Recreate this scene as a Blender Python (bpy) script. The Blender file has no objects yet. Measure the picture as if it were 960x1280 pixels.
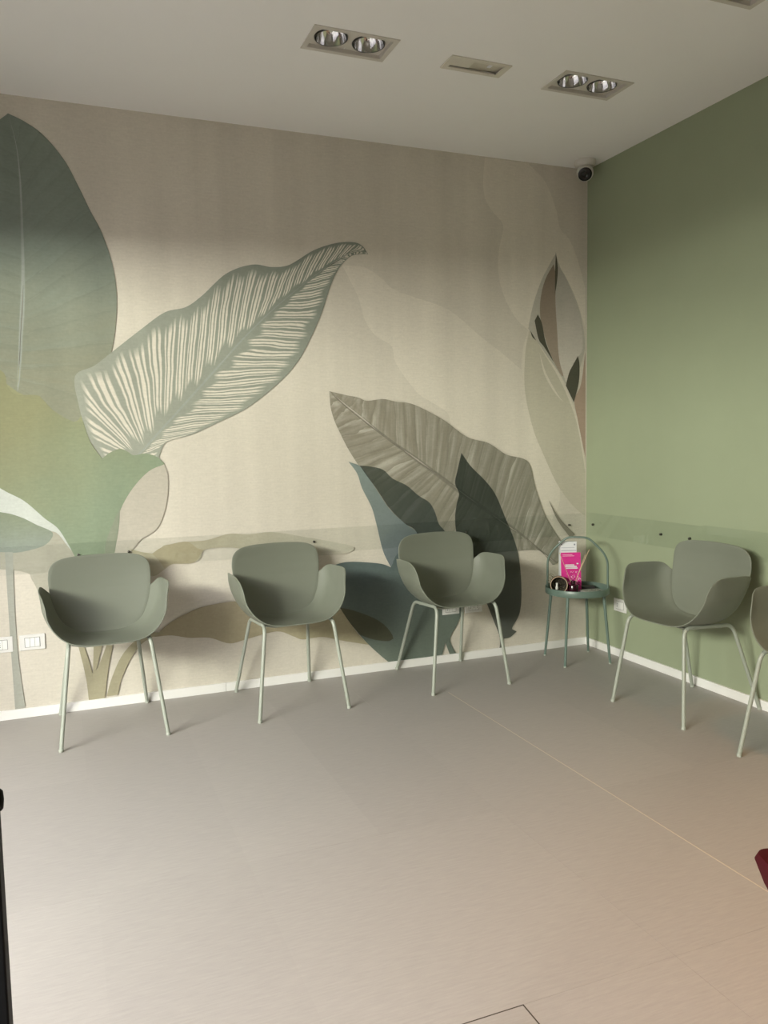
import bpy, bmesh, math, random
from mathutils import Vector, Matrix
from mathutils.geometry import delaunay_2d_cdt
random.seed(7)
S = bpy.context.scene
C = S.collection
PI = math.pi

# ------------------------------------------------------------------ camera
F_PX = 1010.63
CAM = Vector((-3.149033, -4.329145, 1.339634))
RX = Vector((0.926893, -0.374905, -0.017779))
UX = Vector((0.048931, 0.073737, 0.996077))
FX = Vector((0.372123, 0.924126, -0.086691))
cd = bpy.data.cameras.new('camera')
cam = bpy.data.objects.new('camera', cd)
C.objects.link(cam)
cd.sensor_fit = 'VERTICAL'
cd.sensor_height = 36.0
cd.lens = F_PX / 1280 * 36.0
cd.clip_start = 0.05
cam.matrix_world = Matrix(((RX.x, UX.x, -FX.x, CAM.x), (RX.y, UX.y, -FX.y, CAM.y), (RX.z, UX.z, -FX.z, CAM.z), (0, 0, 0, 1)))
S.camera = cam

# ------------------------------------------------------------------ world, daylight, exposure
S.view_settings.view_transform = 'Standard'
S.view_settings.look = 'None'
S.view_settings.gamma = 1.0
S.view_settings.use_curve_mapping = False
S.view_settings.exposure = -0.04
S.cycles.use_denoising = True
S.cycles.max_bounces = 10
S.cycles.diffuse_bounces = 6
S.cycles.transparent_max_bounces = 24
S.cycles.sample_clamp_indirect = 6.0
w = bpy.data.worlds.new('world')
S.world = w
w.use_nodes = True
w.node_tree.nodes['Background'].inputs[0].default_value = (0.98, 0.94, 1.0, 1)
w.node_tree.nodes['Background'].inputs[1].default_value = 8.5


def area(name, loc, target, sx, sy, power, col):
    ld = bpy.data.lights.new(name, 'AREA')
    ld.shape = 'RECTANGLE'
    ld.size, ld.size_y = sx, sy
    ld.energy = power
    ld.color = col
    o = bpy.data.objects.new(name, ld)
    C.objects.link(o)
    o.location = loc
    d = Vector(target) - Vector(loc)
    o.rotation_euler = d.to_track_quat('-Z', 'Y').to_euler()
    return o


# bright house front and low sky across the street, seen through the shop window
area('street_daylight', (-7.6, -4.7, 2.70), (-1.0, -0.6, 1.2), 3.0, 0.8, 800, (1.0, 0.985, 0.86))


# ------------------------------------------------------------------ helpers
def lin(c):
    c = c / 255.0
    return c / 12.92 if c <= 0.04045 else ((c + 0.055) / 1.055) ** 2.4


def rgb(r, g, b, k=1.0):
    return (lin(r) * k, lin(g) * k, lin(b) * k, 1.0)


BASE = (0.60, 0.56, 0.485)


def ink(leaf, base):
    """reflectance of printed ink seen next to bare wallpaper"""
    return tuple(BASE[i] * lin(leaf[i]) / lin(base[i]) for i in range(3)) + (1.0,)


def mat(name):
    m = bpy.data.materials.new(name)
    m.use_nodes = True
    nt = m.node_tree
    b = nt.nodes['Principled BSDF']
    return m, nt, b


def simple(name, col, rough=0.5, metal=0.0, spec=0.5, noise=0.0, scale=60.0, bump=0.0):
    m, nt, b = mat(name)
    b.inputs['Roughness'].default_value = rough
    b.inputs['Metallic'].default_value = metal
    b.inputs['Specular IOR Level'].default_value = spec
    tc = nt.nodes.new('ShaderNodeTexCoord')
    n = nt.nodes.new('ShaderNodeTexNoise')
    n.inputs['Scale'].default_value = scale
    n.inputs['Detail'].default_value = 4
    nt.links.new(tc.outputs['Object'], n.inputs['Vector'])
    mx = nt.nodes.new('ShaderNodeMix')
    mx.data_type = 'RGBA'
    mx.inputs['A'].default_value = tuple(c * (1 - noise) for c in col[:3]) + (1,)
    mx.inputs['B'].default_value = tuple(min(1, c * (1 + noise)) for c in col[:3]) + (1,)
    nt.links.new(n.outputs['Fac'], mx.inputs['Factor'])
    nt.links.new(mx.outputs['Result'], b.inputs['Base Color'])
    if bump:
        bp = nt.nodes.new('ShaderNodeBump')
        bp.inputs['Strength'].default_value = bump
        bp.inputs['Distance'].default_value = 0.002
        nt.links.new(n.outputs['Fac'], bp.inputs['Height'])
        nt.links.new(bp.outputs['Normal'], b.inputs['Normal'])
    return m


def obj(name, bm, m=None, parent=None, smooth=False, label=None, angle=40):
    me = bpy.data.meshes.new(name)
    bmesh.ops.recalc_face_normals(bm, faces=bm.faces)
    bm.to_mesh(me)
    bm.free()
    if smooth:
        for p in me.polygons:
            p.use_smooth = True
        if angle:
            me.set_sharp_from_angle(angle=math.radians(angle))
    o = bpy.data.objects.new(name, me)
    C.objects.link(o)
    if m:
        me.materials.append(m)
    if parent:
        o.parent = parent
    if label:
        o['label'] = label
    return o


def thing(name, label, cat, loc=(0, 0, 0), rz=0.0, group=None):
    o = bpy.data.objects.new(name, None)
    C.objects.link(o)
    o.empty_display_size = 0.1
    o.location = loc
    o.rotation_euler = (0, 0, rz)
    o['label'] = label
    o['category'] = cat
    if group:
        o['group'] = group
    return o


def tag(o, label, cat, group=None):
    o['label'] = label
    o['category'] = cat
    if group:
        o['group'] = group
    return o


def struct(o):
    o['kind'] = 'structure'
    return o


def add_box(bm, a, b, bev=0.0):
    r = bmesh.ops.create_cube(bm, size=1.0)
    vs = r['verts']
    for v in vs:
        v.co = Vector([a[i] + (v.co[i] + 0.5) * (b[i] - a[i]) for i in range(3)])
    if bev:
        es = list({e for v in vs for e in v.link_edges})
        bmesh.ops.bevel(bm, geom=es, offset=bev, segments=2, affect='EDGES', profile=0.5)
    return vs


def box_bm(a, b, bev=0.0):
    bm = bmesh.new()
    add_box(bm, a, b, bev)
    return bm


def fillet(pts, r, n=6):
    pts = [Vector(p) for p in pts]
    out = [pts[0]]
    for i in range(1, len(pts) - 1):
        p, a, b = pts[i], pts[i - 1], pts[i + 1]
        d1, d2 = (a - p), (b - p)
        rr = min(r, d1.length * 0.45, d2.length * 0.45)
        s, e = p + d1.normalized() * rr, p + d2.normalized() * rr
        for k in range(n + 1):
            t = k / n
            out.append(s * (1 - t) ** 2 + p * 2 * t * (1 - t) + e * t * t)
    out.append(pts[-1])
    return out


def add_tube(bm, pts, r, seg=12, cap=True):
    pts = [Vector(p) for p in pts]
    rad = r if isinstance(r, (list, tuple)) else [r] * len(pts)
    rings = []
    t0 = (pts[1] - pts[0]).normalized()
    n = t0.orthogonal().normalized()
    for i, p in enumerate(pts):
        if i == 0:
            t = t0
        elif i == len(pts) - 1:
            t = (pts[i] - pts[i - 1]).normalized()
        else:
            t = ((pts[i + 1] - p).normalized() + (p - pts[i - 1]).normalized()).normalized()
        n = (n - t * n.dot(t)).normalized()
        b = t.cross(n)
        rings.append([bm.verts.new(p + (n * math.cos(a) + b * math.sin(a)) * rad[i]) for a in [2 * PI * k / seg for k in range(seg)]])
    for i in range(len(rings) - 1):
        for k in range(seg):
            bm.faces.new((rings[i][k], rings[i][(k + 1) % seg], rings[i + 1][(k + 1) % seg], rings[i + 1][k]))
    if cap:
        bm.faces.new(rings[0][::-1])
        bm.faces.new(rings[-1])


def tube_bm(pts, r, seg=12):
    bm = bmesh.new()
    add_tube(bm, pts, r, seg)
    return bm


def add_lathe(bm, prof, seg=48, mtx=None, close=False):
    """prof: list of (r, z); revolves about z"""
    mtx = mtx or Matrix.Identity(4)
    rings = []
    for (r, z) in prof:
        if r < 1e-6:
            rings.append([bm.verts.new(mtx @ Vector((0, 0, z)))])
        else:
            rings.append([bm.verts.new(mtx @ Vector((r * math.cos(2 * PI * k / seg), r * math.sin(2 * PI * k / seg), z))) for k in range(seg)])
    pairs = list(zip(rings[:-1], rings[1:]))
    if close:
        pairs.append((rings[-1], rings[0]))
    for a, b in pairs:
        for k in range(seg):
            k2 = (k + 1) % seg
            if len(a) == 1 and len(b) == 1:
                continue
            if len(a) == 1:
                bm.faces.new((a[0], b[k2], b[k]))
            elif len(b) == 1:
                bm.faces.new((a[k], a[k2], b[0]))
            else:
                bm.faces.new((a[k], a[k2], b[k2], b[k]))


def lathe_bm(prof, seg=48, mtx=None, close=False):
    bm = bmesh.new()
    add_lathe(bm, prof, seg, mtx, close)
    return bm


def crom(p, t):
    """Catmull-Rom through list p (Vectors or tuples), t in 0..len-1"""
    n = len(p)
    i = min(int(t), n - 2)
    f = t - i
    g = lambda k: Vector(p[max(0, min(n - 1, k))])
    p0 = g(i - 1) if i > 0 else g(0) * 2 - g(1)
    p3 = g(i + 2) if i + 2 < n else g(n - 1) * 2 - g(n - 2)
    p1, p2 = g(i), g(i + 1)
    return 0.5 * ((2 * p1) + (p2 - p0) * f + (2 * p0 - 5 * p1 + 4 * p2 - p3) * f * f + (3 * p1 - p0 - 3 * p2 + p3) * f ** 3)


def px_ray(x, y):
    return FX + RX * ((x - 480) / F_PX) - UX * ((y - 640) / F_PX)


def on_wall(x, y):
    """pixel of the photograph -> (x, z) on the mural wall y = 0"""
    d = px_ray(x, y)
    t = -CAM.y / d.y
    return Vector((CAM.x + d.x * t, CAM.z + d.z * t))


def copy_tree(o, parent=None):
    c = o.copy()
    C.objects.link(c)
    c.parent = parent
    if parent:
        c.matrix_parent_inverse = o.matrix_parent_inverse.copy()
    for ch in list(o.children):
        copy_tree(ch, c)
    return c


# ------------------------------------------------------------------ materials of the room
X0, Y0, H = -4.3, -5.6, 3.0

M_ceil = simple('ceiling_paint', (0.88, 0.875, 0.87, 1), 0.9, noise=0.015, scale=3)
M_green = simple('green_wall_paint', (0.295, 0.335, 0.225, 1), 0.75, spec=0.3, noise=0.03, scale=5, bump=0.02)
M_white = simple('grey_wall_paint', (0.40, 0.38, 0.34, 1), 0.85, noise=0.02, scale=4)
M_base = simple('white_baseboard_lacquer', (0.80, 0.79, 0.77, 1), 0.45, noise=0.01)


def wallpaper_tex(nt, vec_scale=(1, 1, 1)):
    """cloudy plaster print: returns a grey factor socket around 1.0 (multiply)"""
    tc = nt.nodes.new('ShaderNodeTexCoord')
    n1 = nt.nodes.new('ShaderNodeTexNoise')
    n1.inputs['Scale'].default_value = 1.6
    n1.inputs['Detail'].default_value = 5
    nt.links.new(tc.outputs['Object'], n1.inputs['Vector'])
    mp = nt.nodes.new('ShaderNodeMapping')
    mp.inputs['Scale'].default_value = (9, 1, 60)
    nt.links.new(tc.outputs['Object'], mp.inputs['Vector'])
    n2 = nt.nodes.new('ShaderNodeTexNoise')
    n2.inputs['Scale'].default_value = 2.0
    n2.inputs['Detail'].default_value = 6
    nt.links.new(mp.outputs['Vector'], n2.inputs['Vector'])
    mp3 = nt.nodes.new('ShaderNodeMapping')
    mp3.inputs['Scale'].default_value = (4.5, 1, 0.35)
    nt.links.new(tc.outputs['Object'], mp3.inputs['Vector'])
    n3 = nt.nodes.new('ShaderNodeTexNoise')
    n3.inputs['Scale'].default_value = 1.5
    n3.inputs['Detail'].default_value = 3
    nt.links.new(mp3.outputs['Vector'], n3.inputs['Vector'])
    n4 = nt.nodes.new('ShaderNodeTexNoise')
    n4.inputs['Scale'].default_value = 90
    n4.inputs['Detail'].default_value = 4
    nt.links.new(tc.outputs['Object'], n4.inputs['Vector'])

    def mr(s, lo, hi, a=0.25, b=0.75):
        r = nt.nodes.new('ShaderNodeMapRange')
        r.inputs['From Min'].default_value = a
        r.inputs['From Max'].default_value = b
        r.inputs['To Min'].default_value = lo
        r.inputs['To Max'].default_value = hi
        nt.links.new(s, r.inputs['Value'])
        return r.outputs['Result']

    def mul(a, b):
        m_ = nt.nodes.new('ShaderNodeMath')
        m_.operation = 'MULTIPLY'
        nt.links.new(a, m_.inputs[0])
        nt.links.new(b, m_.inputs[1])
        return m_.outputs[0]
    f = mul(mr(n1.outputs['Fac'], 0.95, 1.05), mr(n2.outputs['Fac'], 0.95, 1.05))
    f = mul(f, mr(n3.outputs['Fac'], 0.93, 1.06))
    f = mul(f, mr(n4.outputs['Fac'], 0.95, 1.05))
    return f


def times(nt, col_socket, fac_socket):
    v = nt.nodes.new('ShaderNodeVectorMath')
    v.operation = 'SCALE'
    nt.links.new(col_socket, v.inputs[0])
    nt.links.new(fac_socket, v.inputs['Scale'])
    return v.outputs['Vector']


def wallpaper():
    m, nt, b = mat('mural_wallpaper')
    b.inputs['Roughness'].default_value = 0.8
    b.inputs['Specular IOR Level'].default_value = 0.25
    c = nt.nodes.new('ShaderNodeRGB')
    c.outputs[0].default_value = BASE + (1,)
    f = wallpaper_tex(nt)
    nt.links.new(times(nt, c.outputs[0], f), b.inputs['Base Color'])
    return m


M_paper = wallpaper()


# ------------------------------------------------------------------ room shell
bm = box_bm((X0 - 0.2, 0.0, -0.1), (0.2, 0.2, H + 0.1))
wall_back = struct(obj('wall_back', bm, M_paper))
bm = box_bm((0.0, Y0 - 0.2, -0.1), (0.2, 0.0, H + 0.1))
wall_right = struct(obj('wall_right', bm, M_green))
bm = box_bm((X0 - 0.2, Y0 - 0.2, -0.1), (0.0, Y0, H + 0.1))
wall_front = struct(obj('wall_front', bm, M_white))
# left wall with the shop window
WY0, WY1, WZ = -4.50, -0.9, 2.42
bm = bmesh.new()
add_box(bm, (X0 - 0.2, Y0, -0.1), (X0, WY0, H + 0.1))
add_box(bm, (X0 - 0.2, WY1, -0.1), (X0, 0.0, H + 0.1))
add_box(bm, (X0 - 0.2, WY0, WZ), (X0, WY1, H + 0.1))
wall_left = struct(obj('wall_left', bm, M_white))

# ceiling with cut-outs for the recessed fittings
HOLES = [(-2.107, -1.747, -1.104, -0.912), (-0.920, -0.552, -1.104, -0.910), (-1.475, -1.185, -1.063, -0.950),
         (-0.920, -0.556, -2.000, -1.805), (-2.107, -1.747, -2.000, -1.805), (-0.920, -0.556, -2.900, -2.705),
         (-2.107, -1.747, -2.900, -2.705), (-0.920, -0.556, -3.800, -3.605), (-2.107, -1.747, -3.800, -3.605)]


def ceiling_bm():
    xs = sorted({X0 - 0.2, 0.2} | {h[0] for h in HOLES} | {h[1] for h in HOLES})
    ys = sorted({Y0 - 0.2, 0.2} | {h[2] for h in HOLES} | {h[3] for h in HOLES})
    bm = bmesh.new()
    for i in range(len(xs) - 1):
        for j in range(len(ys) - 1):
            cx, cy = (xs[i] + xs[i + 1]) / 2, (ys[j] + ys[j + 1]) / 2
            if any(h[0] < cx < h[1] and h[2] < cy < h[3] for h in HOLES):
                continue
            vs = [bm.verts.new((x, y, H)) for x, y in ((xs[i], ys[j]), (xs[i], ys[j + 1]), (xs[i + 1], ys[j + 1]), (xs[i + 1], ys[j]))]
            bm.faces.new(vs)
    bmesh.ops.remove_doubles(bm, verts=bm.verts, dist=1e-5)
    r = bmesh.ops.extrude_face_region(bm, geom=bm.faces[:])
    for e in r['geom']:
        if isinstance(e, bmesh.types.BMVert):
            e.co.z += 0.012
    return bm


ceiling = struct(obj('ceiling', ceiling_bm(), M_ceil))
plenum = struct(obj('ceiling_slab', box_bm((X0 - 0.2, Y0 - 0.2, H + 0.14), (0.2, 0.2, H + 0.2)), M_ceil))

# ---- floor: vinyl tiles 457 x 914 mm on a slab


def floor_mat():
    m, nt, b = mat('linen_vinyl')
    tc = nt.nodes.new('ShaderNodeNewGeometry')
    mp = nt.nodes.new('ShaderNodeMapping')
    mp.inputs['Scale'].default_value = (14, 150, 1)
    mp.inputs['Rotation'].default_value = (0, 0, math.radians(4))
    nt.links.new(tc.outputs['Position'], mp.inputs['Vector'])
    n = nt.nodes.new('ShaderNodeTexNoise')
    n.inputs['Scale'].default_value = 1.0
    n.inputs['Detail'].default_value = 6
    n.inputs['Roughness'].default_value = 0.65
    nt.links.new(mp.outputs['Vector'], n.inputs['Vector'])
    mp2 = nt.nodes.new('ShaderNodeMapping')
    mp2.inputs['Scale'].default_value = (190, 25, 1)
    nt.links.new(tc.outputs['Position'], mp2.inputs['Vector'])
    n2 = nt.nodes.new('ShaderNodeTexNoise')
    n2.inputs['Detail'].default_value = 3
    nt.links.new(mp2.outputs['Vector'], n2.inputs['Vector'])
    ad = nt.nodes.new('ShaderNodeMath')
    ad.operation = 'MULTIPLY_ADD'
    ad.inputs[1].default_value = 0.35
    nt.links.new(n2.outputs['Fac'], ad.inputs[0])
    nt.links.new(n.outputs['Fac'], ad.inputs[2])
    rp = nt.nodes.new('ShaderNodeValToRGB')
    e = rp.color_ramp.elements
    e[0].position, e[0].color = 0.38, (0.320, 0.302, 0.285, 1)
    e[1].position, e[1].color = 0.95, (0.392, 0.366, 0.345, 1)
    nt.links.new(ad.outputs[0], rp.inputs[0])
    oi = nt.nodes.new('ShaderNodeObjectInfo')
    r = nt.nodes.new('ShaderNodeMapRange')
    r.inputs['To Min'].default_value = 0.975
    r.inputs['To Max'].default_value = 1.025
    nt.links.new(oi.outputs['Random'], r.inputs['Value'])
    nt.links.new(times(nt, rp.outputs[0], r.outputs[0]), b.inputs['Base Color'])
    b.inputs['Roughness'].default_value = 0.48
    b.inputs['Specular IOR Level'].default_value = 0.45
    bp = nt.nodes.new('ShaderNodeBump')
    bp.inputs['Strength'].default_value = 0.08
    bp.inputs['Distance'].default_value = 0.001
    nt.links.new(ad.outputs[0], bp.inputs['Height'])
    nt.links.new(bp.outputs['Normal'], b.inputs['Normal'])
    return m


M_floor = floor_mat()
M_joint = simple('tile_joint', (0.355, 0.333, 0.312, 1), 0.6, noise=0.05)
M_weld = simple('pale_weld', (0.52, 0.46, 0.36, 1), 0.5, noise=0.03)
M_dark_joint = simple('dark_joint', (0.05, 0.04, 0.03, 1), 0.8)
floor = struct(obj('floor', box_bm((X0 - 0.2, Y0 - 0.2, -0.12), (0.2, 0.2, -0.0035)), M_joint))
xs = [-4.298] + [-1.27 + k * 0.457 for k in range(-6, 3)] + [-0.001]
ys = [-0.001] + [-0.935 - 0.914 * k for k in range(0, 5)] + [Y0 + 0.001]
tile_mesh = {}
for i in range(len(xs) - 1):
    for j in range(len(ys) - 1):
        g = 0.00025
        x0, x1, y0, y1 = xs[i] + g, xs[i + 1] - g, ys[j + 1] + g, ys[j] - g
        key = (round(x1 - x0, 3), round(y1 - y0, 3))
        if key not in tile_mesh:
            wx, wy = key[0] / 2, key[1] / 2
            o = obj('floor_tile', box_bm((-wx, -wy, -0.0035), (wx, wy, 0)), M_floor, floor)
            tile_mesh[key] = o.data
        else:
            o = bpy.data.objects.new('floor_tile', tile_mesh[key])
            C.objects.link(o)
            o.parent = floor
        o.location = ((x0 + x1) / 2, (y0 + y1) / 2, 0)
obj('seam_weld', box_bm((-1.2724, -4.6, -0.003), (-1.2686, -0.54, 0.0004), 0), M_weld, floor, label='pale welded seam running diagonally over the floor')
obj('hatch_joint', box_bm((-3.098, -2.7648, -0.003), (-2.184, -2.7618, 0.0003)), M_dark_joint, floor)
obj('hatch_joint', box_bm((-2.1862, -3.677, -0.003), (-2.1828, -2.7618, 0.0003)), M_dark_joint, floor)

M_pave = simple('pavement', (0.13, 0.125, 0.12, 1), 0.9, noise=0.15, scale=8)
struct(obj('ground', box_bm((-30, -30, -0.3), (20, 20, -0.125)), M_pave))
M_facade = simple('facade_render', (0.22, 0.21, 0.19, 1), 0.9, noise=0.1, scale=2)
t = thing('added_building', 'plain unseen house front added across the street to block low sky', 'added_building', (-13, -5, -0.125))  # unseen house, added to keep low sky light off the upper mural
obj('facade', box_bm((-4, -14, 0), (0, 10, 6.2), 0.02), M_facade, t)
obj('parapet', box_bm((-4.1, -14.1, 6.2), (0.1, 10.1, 6.45), 0.02), M_facade, t)

# ---- baseboards
BH, BT = 0.048, 0.012
struct(obj('baseboard_back', box_bm((X0, -BT, 0), (-1.275 - 1.08, 0, BH), 0.0012), M_base))
bb = struct(obj('baseboard_back', box_bm((-1.275 - 1.0785, -BT, 0), (0.0, 0, BH), 0.0012), M_base))
struct(obj('baseboard_right', box_bm((-BT, Y0, 0), (0, -BT - 0.0005, BH), 0.0012), M_base))
bm = bmesh.new()
add_box(bm, (X0, WY1, 0), (X0 + BT, -BT - 0.001, BH), 0.0012)
struct(obj('baseboard_left', bm, M_base))
bm = bmesh.new()
add_box(bm, (X0, Y0, 0), (-BT - 0.001, Y0 + BT, BH), 0.0012)
struct(obj('baseboard_front', bm, M_base))

# ------------------------------------------------------------------ clear panes


def clear(name, tint=(0.96, 0.97, 0.965, 1), refl=1.0):
    m = bpy.data.materials.new(name)
    m.use_nodes = True
    nt = m.node_tree
    nt.nodes.clear()
    out = nt.nodes.new('ShaderNodeOutputMaterial')
    tr = nt.nodes.new('ShaderNodeBsdfTransparent')
    tr.inputs[0].default_value = tint
    gl = nt.nodes.new('ShaderNodeBsdfGlossy')
    gl.inputs['Roughness'].default_value = 0.03
    gl.inputs['Color'].default_value = (1, 1, 1, 1)
    fr = nt.nodes.new('ShaderNodeFresnel')
    fr.inputs['IOR'].default_value = 1.45
    mu = nt.nodes.new('ShaderNodeMath')
    mu.operation = 'MULTIPLY'
    mu.inputs[1].default_value = refl
    mx = nt.nodes.new('ShaderNodeMixShader')
    ge = nt.nodes.new('ShaderNodeNewGeometry')
    inv = nt.nodes.new('ShaderNodeMath')
    inv.operation = 'MULTIPLY_ADD'
    inv.inputs[1].default_value = -refl
    inv.inputs[2].default_value = refl
    nt.links.new(ge.outputs['Backfacing'], inv.inputs[0])
    nt.links.new(inv.outputs[0], mu.inputs[1])
    nt.links.new(fr.outputs[0], mu.inputs[0])
    nt.links.new(mu.outputs[0], mx.inputs[0])
    nt.links.new(tr.outputs[0], mx.inputs[1])
    nt.links.new(gl.outputs[0], mx.inputs[2])
    nt.links.new(mx.outputs[0], out.inputs['Surface'])
    return m


M_glass = clear('window_glass')
M_black = simple('black_metal', (0.006, 0.006, 0.007, 1), 0.6, spec=0.12, noise=0.1)

# shop window in the left wall, left of the frame
win = struct(bpy.data.objects.new('window_1', None))
C.objects.link(win)
win.location = (X0 - 0.1, (-3.43 + WY1) / 2, 0)
WH = (WY1 + 3.43) / 2
for (a, b) in (((-0.03, -WH, 0), (0.03, WH, 0.05)), ((-0.03, -WH, WZ - 0.05), (0.03, WH, WZ)),
               ((-0.03, -WH, 0.05), (0.03, 0.05 - WH, WZ - 0.05)), ((-0.03, WH - 0.05, 0.05), (0.03, WH, WZ - 0.05)),
               ((-0.03, -0.025, 0.05), (0.03, 0.025, WZ - 0.05))):
    obj('window_frame', box_bm(a, b, 0.003), M_black, win)
for (a, b) in ((0.05 - WH, -0.025), (0.025, WH - 0.05)):
    obj('pane', box_bm((-0.004, a, 0.05), (0.004, b, WZ - 0.05)), M_glass, win)

# ------------------------------------------------------------------ mural: printed leaves (flat print on the wallpaper)


def smooth_outline(pts, n=5):
    """closed outline; points with a third item are sharp corners"""
    k0 = next((i for i, p in enumerate(pts) if len(p) > 2), None)
    if k0 is None:
        q = [Vector(p) for p in pts]
        ext = q[-2:] + q + q[:2]
        out = []
        for i in range(len(q)):
            for s in range(n):
                out.append(crom(ext, i + 2 + s / n))
        return out
    pts = pts[k0:] + pts[:k0] + [pts[k0]]
    out = []
    run = [Vector(pts[0][:2])]
    for p in pts[1:]:
        run.append(Vector(p[:2]))
        if len(p) > 2:
            for i in range((len(run) - 1) * n):
                out.append(crom(run, i / n))
            run = [Vector(p[:2])]
    return out


LAYER = [0]


NSC = {'stripes': (9, 1.3, 1), 'ribs': (10, 1.0, 1), 'soft': (30, 0.9, 1)}


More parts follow.
